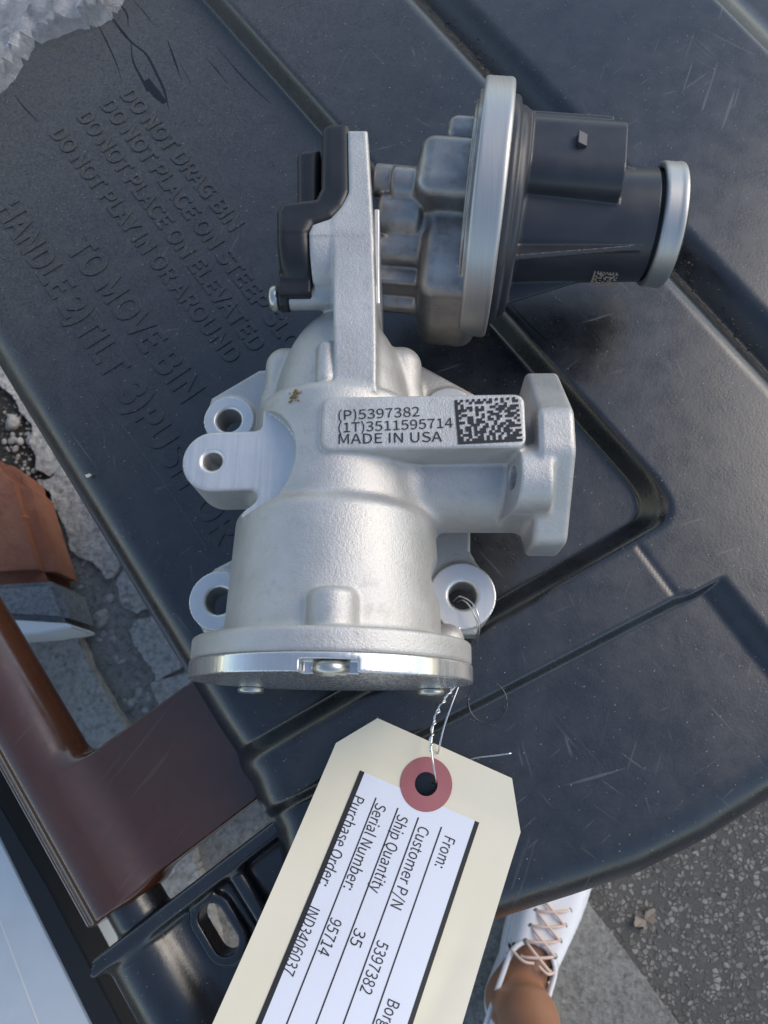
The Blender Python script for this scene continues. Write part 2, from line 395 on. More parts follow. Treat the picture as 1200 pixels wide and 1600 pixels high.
CAST, MACH, DIE, RING = m_cast(), m_mach(), m_die(), m_ring()
COVER_M = m_mach(.2, (.74, .73, .71))
BLACK = m_plastic('black gear cover plastic', (.014, .014, .017), .38)
CAPM = m_plastic('actuator plastic', (.036, .038, .046), .34)
LID, BROWN = m_lid(), m_brown()
STEEL = plain('zinc plated steel', (.62, .60, .54), .32, .9)
WIRE = plain('tie wire steel', (.72, .72, .72), .25, 1.0)
INK = plain('laser marking', (.02, .02, .022), .6)
DARK = plain('dark rubber', (.012, .012, .013), .55)
PRINT = plain('black print', (.018, .018, .02), .55)
TAN = plain('tan laser marking', (.30, .25, .19), .6)
MANILA = m_paper('manila card', (.80, .72, .55), (.84, .77, .61))
LABEL = m_paper('white label paper', (.78, .80, .88), (.80, .82, .90), .5)
REDP = m_paper('red reinforcement paper', (.36, .11, .12), (.44, .16, .17))
CONC = m_concrete('old concrete', (.48, .46, .42), (.66, .64, .60), 1.3)
KERB = m_concrete('kerb concrete', (.28, .27, .245), (.42, .405, .375), 1.4)
ASPH, SOIL, FILM, SKIN, TERRA = m_asphalt(), m_soil(), m_film(), m_skin(), m_terracotta()
WHITEP = m_paper('white board', (.62, .65, .66), (.67, .70, .71), .5)
SHOE = m_paper('white canvas', (.74, .75, .78), (.80, .81, .84))
RUBW = plain('white rubber', (.72, .72, .74), .5)
LACE = plain('peach lace', (.70, .53, .45), .8)
GREYP = m_concrete('grey paint', (.30, .31, .32), (.40, .41, .42), 2)
CHIP = plain('chipped white plaster', (.78, .77, .74), .9)
LEAFM = m_paper('dry leaf', (.24, .20, .165), (.31, .26, .215))

# ------------------------------------------------------------------ lid relief (heights in mm; text panel = 0)
def ramp(t, k=.35): return smin(smax(t, np.zeros_like(t), .12), np.ones_like(t), k)
def lid_h(x, y):
    d1 = line_d(x, y, L1a, L1b); d2 = line_d(x, y, L2b, L2a) * -1
    r = (ramp(smax(d1 / 5.5, d2 / 9.0, 3.0) - .05) - .03) / .97
    h = PLAT * np.minimum(r, 1)
    dv = np.abs(line_d(x, y, V1a, V1b)); h = h - 13 * np.maximum(0, 1 - ramp(dv / 12.0, .5))
    # lower right panel F: below the groove and left of the step
    g = -line_d(x, y, G1b, G1a); f1 = line_d(x, y, F1a, F1b)
    inF = np.minimum(np.clip(g / 3.5 + .2, 0, 1), np.clip(-f1 / 13 + 1, 0, 1)); inF = inF * inF * (3 - 2 * inF)
    h = h - 6.5 * inF
    gx = ((x - G1a[0]) * (G1b - G1a)[0] + (y - G1a[1]) * (G1b - G1a)[1]) / np.linalg.norm(G1b - G1a)
    h = h - 3.2 * np.exp(-(g / 1.7) ** 2) * np.clip(gx / 8 + .9, 0, 1)
    nd = line_d(x, y, N1a, N1b); nx = ((x - N1a[0]) * (N1b - N1a)[0] + (y - N1a[1]) * (N1b - N1a)[1]) / np.linalg.norm(N1b - N1a)
    ln = np.linalg.norm(N1b - N1a)
    h = h - 0.45 * np.exp(-(nd / 1.4) ** 2) * np.clip(nx / 4, 0, 1) * np.clip((ln - nx) / 4, 0, 1)
    t1 = line_d(x, y, T1a, T1b); h = h - 16 * ramp(t1 / 22, .5)
    return h
OUT = UU([(-120, 390), (0, 590), (332, 1140), (372, 1200), (392, 1226), (402, 1256), (425, 1300), (446, 1400), (440, 1520), (430, 1640),
          (560, 1545), (700, 1470), (800, 1436), (900, 1404), (1000, 1370), (1100, 1320), (1200, 1257), (1300, 1190)], -12)
OUT = np.r_[OUT, [(330, 60), (330, 520), (-330, 560)]]

# bin > lid (> lettering ...), body, handle, hinge
bin_e = empty('wheeled_bin', (0, 150, -745), 'brown wheeled bin with scuffed black lid that carries the metal valve', 'bin')
def lid_f(p):
    x, y, z = p
    top = (z - lid_h(x, y)) * .62
    o = poly2(x, y, OUT)
    d = smax(top, o, 24.0)
    return np.maximum(d, -(z + 26))
lid = sdf_obj('lid', lid_f, (-340, -170, -30), (336, 566, 20), 1.3, LID, bin_e)

def emboss(s, p0, p1, hgt, z=0.0):
    a, b = U(*p0, z), U(*p1, z)            # centres of the first and last letters
    V, Fs = text_np(s, .014, .012); x0, x1 = V[:, 0].min(), V[:, 0].max(); cw = .62
    d = b - a; L = np.linalg.norm(d); d /= L; n = np.array([-d[1], d[0]])
    kx = L / (x1 - x0 - cw); V2 = np.empty_like(V)
    xx = (V[:, 0] - x0 - cw / 2) * kx; yy = (V[:, 1] - .35) * hgt / .7
    V2[:, :2] = a + np.outer(xx, d) + np.outer(yy, n); V2[:, 2] = z + .06 + V[:, 2] * 7
    return link('lettering', mesh_py('lettering', V2, Fs), LID, lid)
emboss('DO NOT DRAG BIN', (204, 150), (364, 346), 9.5)
emboss('DO NOT PLACE ON STEEP SLOPES', (172, 166), (500, 592), 9.5)
emboss('DO NOT PLACE ON ELEVATED', (136, 184), (398, 534), 9.5)
emboss('DO NOT PLAY IN OR AROUND', (94, 210), (360, 552), 9.5)
emboss('TO MOVE BIN', (128, 388), (292, 604), 15)
emboss('HANDLE 2)TILT  3)PUSH  OR', (16, 330), (350, 826), 14.5)

def flat_strip(name, pts, wd, z, mat, parent, th=.08):
    """thin painted-on or moulded strip on the lid following points [(px, py)]; wd list of widths in mm"""
    P = [U(a, b, 0) for a, b in pts]; V = []; Fs = []
    for i, p in enumerate(P):
        t = P[min(i + 1, len(P) - 1)] - P[max(i - 1, 0)]; t /= np.linalg.norm(t); n = np.array([-t[1], t[0]]); ww = wd[i] if hasattr(wd, '__len__') else wd
        for s_ in (-1, 0, 1):
            q = p + n * s_ * ww / 2; hz = float(lid_h(np.array([q[0]]), np.array([q[1]]))[0]) if z is None else z
            V.append((q[0], q[1], hz + th * (1 if s_ == 0 else -.6)))
    for i in range(len(P) - 1):
        for k in range(2): Fs.append((i * 3 + k, i * 3 + k + 1, i * 3 + 4 + k, i * 3 + 3 + k))
    return link(name, mesh_py(name, V, Fs, True), mat, parent)
flat_strip('mould_line', [(150, 612), (235, 725), (325, 858)], .7, 0, LID, lid, .12)
th = np.linspace(0, 2 * math.pi, 41); cc = U(762, 1097, 14)
tube('mould_ring', [(cc[0] + 9 * math.cos(a), cc[1] + 9.6 * math.sin(a), 13.86) for a in th], .3, LID, lid, 6)
SCUFF = plain('black scuff', (.006, .006, .007), .35)
for pts, wd in (([(146, 26), (165, 62), (182, 100), (190, 127)], [.6, 1.6, 1.2, .3]), ([(168, 18), (190, 48), (206, 66), (228, 84), (243, 112), (256, 140), (264, 172)], [1.0, 3.2, 2.0, 2.2, 2.6, 2.6, .4]),
                ([(204, 66), (208, 96), (222, 124), (232, 142)], [.8, 1.8, 2.6, 4.0]), ([(228, 124), (244, 146), (258, 160)], [7, 9, 5]), ([(186, 4), (198, 22), (200, 42)], [1.4, 2.0, .4]),
                ([(262, 64), (272, 92), (283, 124)], [.8, 2.4, .4]), ([(208, 0), (226, 20), (240, 38)], [.8, 1.2, .3]), ([(320, 88), (338, 108), (356, 130)], [.3, 1.4, .4]),
                ([(338, 72), (372, 112), (402, 142), (424, 162)], [.3, 1.5, 1.3, .3]), ([(280, 96), (292, 118), (302, 136)], [.3, .9, .3]),
                ([(22, 148), (38, 168), (60, 190)], [.4, 1.6, .4]), ([(790, 492), (815, 520), (848, 552)], [.6, 1.7, 1.6]), ([(918, 536), (930, 552)], [1.6, 1.8]), ([(856, 556), (862, 562)], [1.5, 1.2])):
    sp = spline([(a, b, 0) for a, b in pts], 5); ws = np.interp(np.linspace(0, 1, len(sp)), np.linspace(0, 1, len(wd)), wd)
    flat_strip('scuff', [(q[0], q[1]) for q in sp], list(ws), None, SCUFF, lid, .09)

# body of the bin under the lid
BODY = UU([(60, 560), (400, 1130), (440, 1260), (470, 1480), (560, 1490), (700, 1432), (800, 1404), (1000, 1340), (1200, 1225), (1260, 1190)], -45)
BODY = np.r_[BODY, [(310, 80), (310, 500), (-250, 540)]]
BODY = BODY + 0.0
cB = BODY.mean(0); V = []
for zz, k in ((-27, 1.0), (-120, .985), (-700, .82)): V += [(*(cB + (q - cB) * k), zz) for q in BODY]
n = len(BODY); Fs = [(l * n + i, (l + 1) * n + i, (l + 1) * n + (i + 1) % n, l * n + (i + 1) % n) for l in (0, 1) for i in range(n)] + [tuple(range(n)), tuple(range(2 * n, 3 * n))[::-1]]
link('body', mesh_py('body', V, Fs), BROWN, bin_e)

# handle: round bar along the back edge with a flat arm to the bin
hz = -24
ha, hb = U(-105, 885, hz), U(196, 1412, hz)
hd = (hb - ha) / np.linalg.norm(hb - ha); hn = np.array([-hd[1], hd[0]])       # hn points up right, towards the lid
if hn[0] < 0: hn = -hn
def to_h(p): return ((p[0] - hb[0]) * hd[0] + (p[1] - hb[1]) * hd[1], (p[0] - hb[0]) * hn[0] + (p[1] - hb[1]) * hn[1], p[2])
HR = 20.5
armA, armB = U(255, 1190, hz), U(375, 1225, hz)
def handle_f(p):
    t, n_, z = to_h(p); q = (t, n_, z)
    bar = disc2(L2(n_, (z - (hz - 4)) * 1.05) - HR, t + 160, 160, 2.0)
    bar = np.maximum(bar, -(L2(n_ + 16, z - hz - 15) - 6))                       # shallow finger groove
    a = to_h((armA[0], armA[1], 0))[0]
    arm = box(q, (a - 24, 4, hz - 18), (-1.5, 92, hz + 12), 5)
    arm = np.maximum(arm, (z - (hz + 11) + (n_ - 10) * .06))
    return smin(bar, arm, 11)
sdf_obj('handle', handle_f, (-330, -90, -52), (-30, 240, 2), 1.2, BROWN, bin_e)

# black hinge: knuckle barrel, web plate with slot, rim rib
def hinge_xy(px, py, z): return to_h((*U(px, py, z), z))[:2]
slotc = hinge_xy(333, 1424, -22); slotc = (slotc[0] + 8, slotc[1])
k0 = hinge_xy(215, 1440, -30); 
def hinge_f(p):
    t, n_, z = to_h(p); q = (t, n_, z)
    k = disc2(L2(n_ + 2, z + 32) - 21, t - 62, 46, 2.5)                          # knuckle along the hinge line
    rim = box(q, (12, -24, -46), (19.5, 130, -9), 2.5)                             # upright rib at its end
    pin = disc2(L2(n_ - 2, z + 30) - 14, t - 8, 12, 1)
    web = box(q, (14, 14, -32), (100, 140, -20), 3)
    slot = disc2(np.maximum(L2(np.maximum(np.abs(t - slotc[0]) - 6.5, 0), n_ - slotc[1]) - 6, -99), z + 30, 60, .5)
    frame = disc2(L2(np.maximum(np.abs(t - slotc[0]) - 6.5, 0), n_ - slotc[1]) - 10.5, z + 18, 3.4, 1.2)
    web = smin(web, frame, 2.0); web = smax(web, -slot, 1.0)
    rib2 = box(q, (14, 50, -36), (120, 58, -12), 3)
    d = smin(smin(k, web, 7), smin(rim, pin, 2), 5); return smin(d, rib2, 4)
sdf_obj('hinge', hinge_f, (-150, -190, -60), (50, 60, 2), 1.1, LID, bin_e)

# ------------------------------------------------------------------ valve
CX, ZA = -33.5, 72.0
vx, vy = CX, 20.0
valve = empty('exhaust_valve', (CX, 90, 14), 'silver cast metal valve with round actuator lying across the black bin lid', 'valve part')
SH = lambda y: .045 * np.maximum(y - 150, 0)
EAR_Z, EZ = 42.0, 94.0
ears = [(U(357, 655, EAR_Z), 12.2, 6.0), (U(341, 938, EAR_Z), 13.6, 6.2), (U(723, 930, EAR_Z), 15.0, 6.2), (U(702, 640, EAR_Z), 12.0, 5.5)]
earc = U(333, 720, EZ)
plate_xy = UU([(551, 208), (579, 208), (586, 360), (588, 450), (588, 612), (521, 612), (521, 500), (517, 462), (490, 453), (486, 440), (486, 366), (492, 353), (520, 343), (541, 325), (551, 300)], 104)
base_poly = UU([(405, 578), (330, 622), (318, 660), (372, 692), (400, 720), (400, 855), (335, 888), (302, 930), (318, 992), (745, 992), (772, 930), (735, 862), (735, 690), (742, 616), (650, 566)], EAR_Z - 3)
Yo = 112.0
hexP = [(Yo + a, ZA + b) for a, b in ((30, 8), (5, 31), (-5, 31), (-30, 8), (-30, -8), (-5, -31), (5, -31), (30, -8))]
bossC = (U(808, 746, 98)[1], 96.0)
sb = U(486, 466, 86)
plate_nar = UU([(551, 208), (579, 208), (586, 360), (588, 450), (588, 612), (522, 612), (522, 452), (524, 345), (551, 305)], 104)
WC = U(533, 408, 86); GC = U(462, 404, 85)
def yz_prof(p):
    d = L2(p[1] - 188, p[2] - 77) - 28.5
    b = np.maximum(np.maximum(100 - p[1], p[1] - 254), np.maximum(50 - p[2], p[2] - 105))
    return smin(d, b, 3)
def rectr(x, y, x0, y0, x1, y1, r):
    a = np.abs(x - (x0 + x1) / 2) - (x1 - x0) / 2 + r; b = np.abs(y - (y0 + y1) / 2) - (y1 - y0) / 2 + r
    return L2(np.maximum(a, 0), np.maximum(b, 0)) + np.minimum(np.maximum(a, b), 0) - r
def body_f(p):
    x, y, z = p
    r = L2(x - CX, z - ZA)
    low = disc2(r - (42.0 + (77 - y) * .045), y - 55, 32, 5)
    mid = disc2(r - (36.5 + (110 - y) * .01), y - 100, 36, 5)
    d = smin(low, mid, 4)
    d = smin(d, ell(p, (CX + .5, 132, 70), (30, 54, 31.5)), 3)
    d = smin(d, box(p, (CX - 35.5, 122, 30), (CX + 36, 171, 74), 9), 2.5)
    # bracket plate towards the gear cover
    xs = x + SH(y) * .35
    pl = smax(extr((xs, y, z), 2, plate_nar, 58, 105, 1.2), -999 + 0 * x, 1)
    wide = smax(extr((xs, y, z), 2, plate_xy, 88, 120, .6), smin(L2(y - WC[1], z - 86) - 19.2, np.maximum(WC[1] - y, z - 105.2), 2), 1.6)
    d = smin(d, smin(pl, wide, 2.0), 2.2)
    d = smin(d, caps(p, (*U(510, 592, 101), 101), (*U(510, 546, 99), 98), 4.3, 4.1), 1.2)                        # key on the dome
    d = smin(d, cyl(p, 0, (sb[1], 86), 5.2, U(452, 466, 86)[0], -30, 1), 3)                             # screw boss of the gear cover
    # cover flange and its screw boss
    fl = disc2(r - 55.5, y - 31, 4.6, 1.8)
    d = smin(d, fl, 4)
    d = smin(d, cyl(p, 1, (CX + 4, 115), 9.0, 24, 50, 3.5), 2.0)
    for sx in (-1, 1): d = smin(d, caps(p, (CX + sx * 47, 28, 46), (CX + sx * 47, 40, 46), 7.5), 4)
    # outlet with flange
    out = cyl(p, 0, (Yo - 5, ZA - 3), 23.6, CX, 50, 1); d = smin(d, out, 6)
    fo = disc2(poly2(y, z, hexP) - 8, x - 53.5, 7, 2.2); d = smin(d, fo, 6)
    bs = smin(cyl(p, 0, bossC, 13.5, 33.5, 52, 1.6), box(p, (34, bossC[0] - 13.4, 66), (52, bossC[0] + 12, 94), 2), 2)
    bs = smax(bs, (34.0 + (z - 80) * .2 - x) * .98, .6)
    d = smin(d, bs, 2.2)
    # part number pad
    pad = box((x, y - (x - 2) * .012, z), (-36.8, 104.4, 80), (42.0, 127.0, 111), 1.5); pad = smax(pad, disc2(rectr(x, y - (x - 2) * .012, -36.8, 104.4, 42, 127, 5), z - 90, 21, 1.2), 1); d = smin(d, pad, 1.8)
    # base plate, four ears, core
    bp = extr(p, 2, base_poly, 24, EAR_Z - 2.5, 2.0)
    for c, er, hr in ears: bp = smin(bp, cyl(p, 2, c, er, 24, EAR_Z, 1.2), 2.5)
    bp = smin(bp, box(p, (CX - 37, 26, 26), (CX + 37, 150, 70), 6), 5)
    d = smin(d, bp, 4)
    # threaded ear
    t = np.clip((x - earc[0]) / 40, 0, 1)
    ear = disc2(L2(x - earc[0] - 40 * t, y - (earc[1] + t * 1.0)) - 12.8, z - 80, 14, 1.2); d = smin(d, ear, 3)
    # machining cuts
    ec = U(379, 722, EZ)
    d = np.maximum(d, -np.maximum(L2(x - ec[0], y - ec[1]) - 23.4, EZ - z))
    for c, er, hr in ears:
        d = np.maximum(d, -np.maximum(L2(x - c[0], y - c[1]) - er * 1.0, EAR_Z - .6 - z) if er < 99 else d)
        hd_ = L2(x - c[0], y - c[1]); d = np.maximum(d, -(hd_ - hr)); d = np.maximum(d, -(hd_ - hr - np.clip(z - (EAR_Z - 1.6), 0, 3)))
    he = L2(x - earc[0] + .4, y - earc[1]); d = np.maximum(d, -np.maximum(he - 3.9, 66 - z)); d = np.maximum(d, -(he - 3.9 - np.clip(z - (EZ - 1.1), 0, 3)))
    d = np.maximum(d, -np.maximum(L2(y - bossC[0], z - bossC[1] - 2) - 4.6, np.maximum(32.6 - x, x - 47)))
    d = np.maximum(d, -np.maximum(L2(y - Yo + 4, z - ZA) - 20, 20 - x))
    d = np.maximum(d, 26.7 - y)                                                                        # machined joint face
    return d
def body_pick(c, n):
    up = n[:, 2] > .93
    m = up & (np.abs(c[:, 2] - EZ) < .35) & (c[:, 0] < CX)
    for q, er, hr in ears: m |= up & (np.abs(c[:, 2] - EAR_Z + .6) < .5) & (np.hypot(c[:, 0] - q[0], c[:, 1] - q[1]) < er + .6)
    for q, er, hr in ears: m |= (np.hypot(c[:, 0] - q[0], c[:, 1] - q[1]) < hr + 1.8) & (c[:, 2] < EAR_Z + .5)
    m |= (np.hypot(c[:, 0] - earc[0], c[:, 1] - earc[1]) < 5.2) & (c[:, 2] < EZ + .4) & (c[:, 2] > 66.3)
    return m.astype(int)
sdf_obj('casting', body_f, (-112, 22, 20), (66, 260, 128), .62, [CAST, MACH], valve, pick=body_pick)

# cover plate with notch, screws
def cover_f(p):
    x, y, z = p
    d = disc2(L2(x - CX, z - ZA) - 56, y - 23.3, 3.3, .45)
    return np.maximum(d, -box(p, (CX - 5.2, 15, 118.5), (CX + 14.2, 24.3, 140), .6))
cover = sdf_obj('cover_plate', cover_f, (-92, 18, 14), (26, 29, 130), .6, COVER_M, valve)
def screw(c, ax, r, hgt, parent, mat=STEEL, flip=1, name='screw'):
    """domed screw head with a driver recess; c = seat centre, head rises along flip*axis"""
    o = [i for i in range(3) if i != ax]
    def f(p):
        u, v = p[o[0]] - c[o[0]], p[o[1]] - c[o[1]]; t = (p[ax] - c[ax]) * flip; rr = L2(u, v)
        d = disc2(rr - r, t - hgt / 2, hgt / 2, hgt * .45)
        return np.maximum(d, -disc2(np.maximum(np.abs(u) * .87 + np.abs(v) * .5, np.abs(v)) - r * .38, t - hgt, hgt * .5))
    lo = [c[i] - r - 1 if i != ax else c[i] - hgt - 2 for i in range(3)]; hi = [c[i] + r + 1 if i != ax else c[i] + hgt + 2 for i in range(3)]
    return sdf_obj(name, f, lo, hi, r / 9, mat, parent)
screw((CX + 4.5, 24.4, 119.0), 1, 6.6, 5.0, cover, flip=-1)
for sx in (-1, 1): screw((CX + sx * 40, 20, 36), 1, 5.8, 2.6, cover, flip=-1)

# lettering and code on the pad
def pad_text(s, p0, p1, hgt, z):
    a, b = U(*p0, z), U(*p1, z); V, Fs = text_np(s); x0, x1 = V[:, 0].min(), V[:, 0].max()
    d = b - a; L = np.linalg.norm(d); d /= L; n = np.array([-d[1], d[0]]); V2 = np.empty_like(V)
    V2[:, :2] = a + np.outer((V[:, 0] - x0) / (x1 - x0) * L, d) + np.outer(V[:, 1] / .7 * hgt, n); V2[:, 2] = z
    return link('marking', mesh_py('marking', V2, Fs), INK, valve)
PZ = 111.06
pad_text('(P)5397382', (529, 656), (656, 650), 3.9, PZ)
pad_text('(1T)3511595714', (529, 675.5), (708, 667.5), 3.9, PZ)
pad_text('MADE IN USA', (529, 693.5), (691, 689.5), 4.0, PZ)
def code(name, corner, ex, ey, nx, ny, put, mat, parent, fill=.5, seed=3):
    r = np.random.default_rng(seed); g = r.random((nx, ny)) < fill
    g[:, 0] = True; g[0, :] = True; g[:, ny - 1] = np.arange(nx) % 2 == 0; g[nx - 1, :] = np.arange(ny) % 2 == 0
    V = []; Fs = []
    for i in range(nx):
        for j in range(ny):
            if g[i, j]:
                k = len(V); V += [put(i / nx, j / ny), put((i + 1) / nx, j / ny), put((i + 1) / nx, (j + 1) / ny), put(i / nx, (j + 1) / ny)]; Fs.append((k, k + 1, k + 2, k + 3))
    return link(name, mesh_py(name, V, Fs), mat, parent)
q00, q10, q01 = U(716, 694, PZ), U(817, 689, PZ), U(710, 625, PZ)
code('matrix_code', 0, 0, 0, 22, 18, lambda a, b: (*(q00 + (q10 - q00) * a + (q01 - q00) * b), PZ), INK, valve, .52)
# dried brown residue on the casting
stc = U(462, 622, 103)
RES = plain('dried residue', (.20, .135, .05), .9)
V = []; Fs = []
for k in range(26):
    a, rr = random.uniform(0, 6.28), random.uniform(0, 3.2) ; x, y = stc[0] + rr * math.cos(a), stc[1] + rr * math.sin(a) * 1.0
    zt = ZA + math.sqrt(max(36.6 ** 2 - (x - CX) ** 2, 1)) + .12; b = len(V); s_ = random.uniform(.3, .9)
    V += [(x - s_, y, zt), (x, y - s_ * .8, zt), (x + s_, y + .2, zt), (x + .1, y + s_, zt), (x, y, zt + .45)]
    Fs += [(b, b + 1, b + 4), (b + 1, b + 2, b + 4), (b + 2, b + 3, b + 4), (b + 3, b, b + 4)]
o_ = link('residue', mesh_py('residue', V, Fs), RES, valve); o_['kind'] = 'stuff'

# black gear cover with bolt
cov_xy = UU([(502, 200), (513, 190), (549, 190), (550.5, 300), (540, 324), (520, 342), (491.5, 352), (485.5, 366), (487, 452), (452, 452), (437, 440), (432, 410), (431, 328), (440, 314), (492, 308), (500, 292)], 104)
cb_xy = UU([(463, 240), (472, 232), (500, 231), (500, 330), (463, 330)], 96)
def gear_f(p):
    x, y, z = p
    a = extr(p, 2, cov_xy, 66, 120, 2.0)
    prof = smin(L2(y - GC[1], z - 85) - 20.5, np.maximum(np.maximum(GC[1] - y, y - 262), np.maximum(48 - z, z - 105)), 3)
    a = smax(a, prof, 5)
    b = smax(extr(p, 2, cb_xy, 66, 110, 2.0), z - 97, 5)
    c = box(p, (U(441, 440, 86)[0], sb[1] - 3, 80), (U(491, 440, 86)[0], sb[1] + 9, 95), 1.2)
    lug = cyl(p, 0, (sb[1], 86), 6.0, U(438, 466, 86)[0], U(453, 466, 86)[0], .8)
    return smin(smin(a, b, 1.5), smin(c, lug, 1), 1.5)
gear = sdf_obj('gear_cover', gear_f, (-66, 160, 42), (-22, 262, 112), .62, BLACK, valve)
screw((U(438.5, 456, 86)[0], sb[1], 86), 0, 5.6, 4.6, gear, flip=-1, name='bolt')

# ---- actuator, laid out along its own axis: a = along axis, b = across, z up
AC = U(752, 333, ZA); AE = U(1046, 357, ZA); ad = (AE - AC) / np.linalg.norm(AE - AC); an = np.array([-ad[1], ad[0]])
def loc(px, py, z): q = U(px, py, z) - AC; return np.array([q.dot(ad), q.dot(an)])
def act_xf(V): return np.c_[AC[0] + V[:, 0] * ad[0] + V[:, 1] * an[0], AC[1] + V[:, 0] * ad[1] + V[:, 1] * an[1], V[:, 2]]
def tb(px0, px1, py, z): a0, a1 = loc(px0, py, z), loc(px1, py, z); return a0[0], a1[0], (a0[1] + a1[1]) / 2
t1 = tb(612, 655, 291, 92); t1b = tb(586, 650, 284, 90); t2 = tb(592, 660, 336, 84); t3 = tb(588, 660, 391, 76); t4 = tb(590, 660, 438, 66); t5 = tb(588, 660, 474, 58)
ub = tb(652, 735, 284, 92); lb = tb(658, 735, 426, 66); kn = tb(698, 735, 210, 96); rg = tb(736, 785, 325, 112)
def house_f(p):
    a, b, z = p
    d = cyl(p, 0, (t1[2], 92), 8.2, t1[0], t1[1] + 5, 2.0)
    d = smin(d, cyl(p, 0, (t1b[2], 90), 7.2, t1b[0], t1b[1], .8), 1.5)
    d = smin(d, cyl(p, 0, (t2[2], 84), 9.6, t2[0], t2[1], 2.5), 2.0)
    d = smin(d, cyl(p, 0, (t3[2], 76), 7.6, t3[0], t3[1], 1.0), 1.5)
    d = smin(d, box(p, (t4[0], t4[2] - 6.5, 46), (t4[1], t4[2] + 8, 74), 2), 1.5)
    d = smin(d, cyl(p, 0, (t5[2], 58), 4.6, t5[0], t5[1], 1), 2)
    d = smin(d, cyl(p, 0, (-8, 66), 24, t4[0] + 3, lb[0] + 8, 2), 3)
    up = box(p, (ub[0], ub[2] - 15.5, 60), (rg[0] + 8, ub[2] + 15.5, 107), 7)
    lo = box(p, (lb[0], lb[2] - 25, 36), (rg[0] + 8, lb[2] + 26, 91), 8)
    d = smin(d, up, 2.0); d = smin(d, lo, 3.0)
    d = smin(d, box(p, (kn[0], kn[2] - 7, 70), (rg[0] + 6, kn[2] + 7, 103), 5), 2)
    for r0 in (53.5, 47.5): d = smin(d, disc2(np.abs(L2(b, z - ZA) - r0 + 2.2) - 2.2, a - rg[0] - 5.5, 4.6 if r0 > 50 else 5.6, .8), 1.2)
    d = smin(d, disc2(L2(b, z - ZA) - 51.6, a - rg[0] - 4, 5.6, .8), 1.2); d = smin(d, disc2(np.abs(L2(b, z - ZA) - 46) - 1.2, a - rg[0], 3.0, .5), .8)
    return d
house = sdf_obj('actuator_housing', house_f, (min(t1b[0], t3[0]) - 6, -66, 10), (rg[0] + 14, 66, 135), .62, DIE, valve, act_xf)
GX = U(588, 450, 104)[0]
def gasket_f(p): return box((p[0] + SH(p[1]) * .35, p[1], p[2]), (GX - 1, 178, 56), (GX + 1.5, 226, 93), .5)
sdf_obj('gasket', gasket_f, (GX - 8, 158, 48), (GX + 6, 236, 104), .6, MACH, valve)
def ring_f(p):
    a, b, z = p; r = L2(b, z - ZA); m = (rg[0] + rg[1]) / 2; hl = (rg[1] - rg[0]) / 2
    d = disc2(np.abs(r - 54.8) - 2.2, a - m, hl, 1.6)
    return smin(d, disc2(np.abs(r - 52) - 4, a - rg[1] + 1.4, 1.4, .8), 1.5)
sdf_obj('clamp_ring', ring_f, (rg[0] - 3, -62, 10), (rg[1] + 3, 62, 134), .62, RING, valve, act_xf)
bx = tb(800, 1003, 360, 70); cn = tb(812, 962, 254, 96); er_ = tb(1028, 1072, 352, 96); erb = loc(1046, 354, 70)[1]
BR, BZ = 26.2, 70.0
fin = [loc(806, 398, 92), loc(977, 368, 97)]
def cap_f(p):
    a, b, z = p; r = L2(b, z - ZA)
    d = disc2(r - 50.5, a - rg[1] - 0, 4.2, 2.5)
    d = smin(d, disc2(r - 46.5, a - rg[1] - 1, 7.5, 3.5), 1.5)
    bc = bx[2] + (a - bx[0]) * (erb - bx[2]) / 70
    rb = L2(b - bc, z - BZ)
    d = smin(d, disc2(rb - (BR + .5 - (a - bx[0]) * .022), a - (rg[1] + bx[1]) / 2, (bx[1] - rg[1]) / 2 + 2, .6), 3)
    d = smin(d, disc2(rb - (BR - 2.4), a - bx[1] - 6, 8, .6), .8)
    # stiffening fins
    for (ang, ln) in ((.56, 1.0), (-.36, .66), (2.2, .9)):
        cb, cz = math.sin(ang), math.cos(ang); cb, cz = -math.cos(ang), math.sin(ang)
        rad = (b - bc) * cb + (z - BZ) * cz; tan = -(b - bc) * cz + (z - BZ) * cb
        tt = (a - rg[1] - 4) / ((bx[1] - rg[1]) * .86 * ln)
        fn = np.maximum(np.maximum(np.abs(tan) - 1.3, rad - (BR + 12.5 * (1 - tt) - .2)), np.maximum(-rad, np.maximum(-tt, tt - 1.02) * 40))
        d = smin(d, fn * .9, 1.2)
    # connector
    c = disc2(L2(np.maximum(np.abs(b - cn[2]) - 8, 0), np.maximum(np.abs(z - 94) - 4.0, 0)) - 10.8, a - (cn[0] + cn[1]) / 2, (cn[1] - cn[0]) / 2 + 2, .5)
    c = smin(c, box(p, (cn[0] + 2, cn[2] + 12, 91), (cn[1] - 3, cn[2] + 20.2, 103.5), .6), 1.2)
    c = smin(c, disc2(L2(np.maximum(np.abs(b - cn[2]) - 8, 0), np.maximum(np.abs(z - 94) - 4, 0)) - 12.4, a - cn[0] - 1, 2.5, .8), 1)
    c = np.maximum(c, -disc2(L2(np.maximum(np.abs(b - cn[2]) - 8, 0), np.maximum(np.abs(z - 94) - 4, 0)) - 8.8, a - cn[1] - 2, 22, .5))
    d = smin(d, c, 1.6)
    return d
capo = sdf_obj('actuator_cap', cap_f, (rg[1] - 6, -62, 12), (bx[1] + 16, 62, 134), .62, CAPM, valve, act_xf)
tc = loc(908, 222, 108.5)
def clip_f(p):
    a, b, z = p; d = box(p, (tc[0] - 2.0, tc[1] - 3.2, 104), (tc[0] + 2.4, tc[1] + 3.2, 112.0), .4)
    return np.maximum(d, ((a - tc[0]) * .5 + z - 111.2) * .8)
sdf_obj('latch_tab', clip_f, (tc[0] - 5, tc[1] - 6, 102), (tc[0] + 5, tc[1] + 6, 114), .4, CAPM, capo, act_xf)
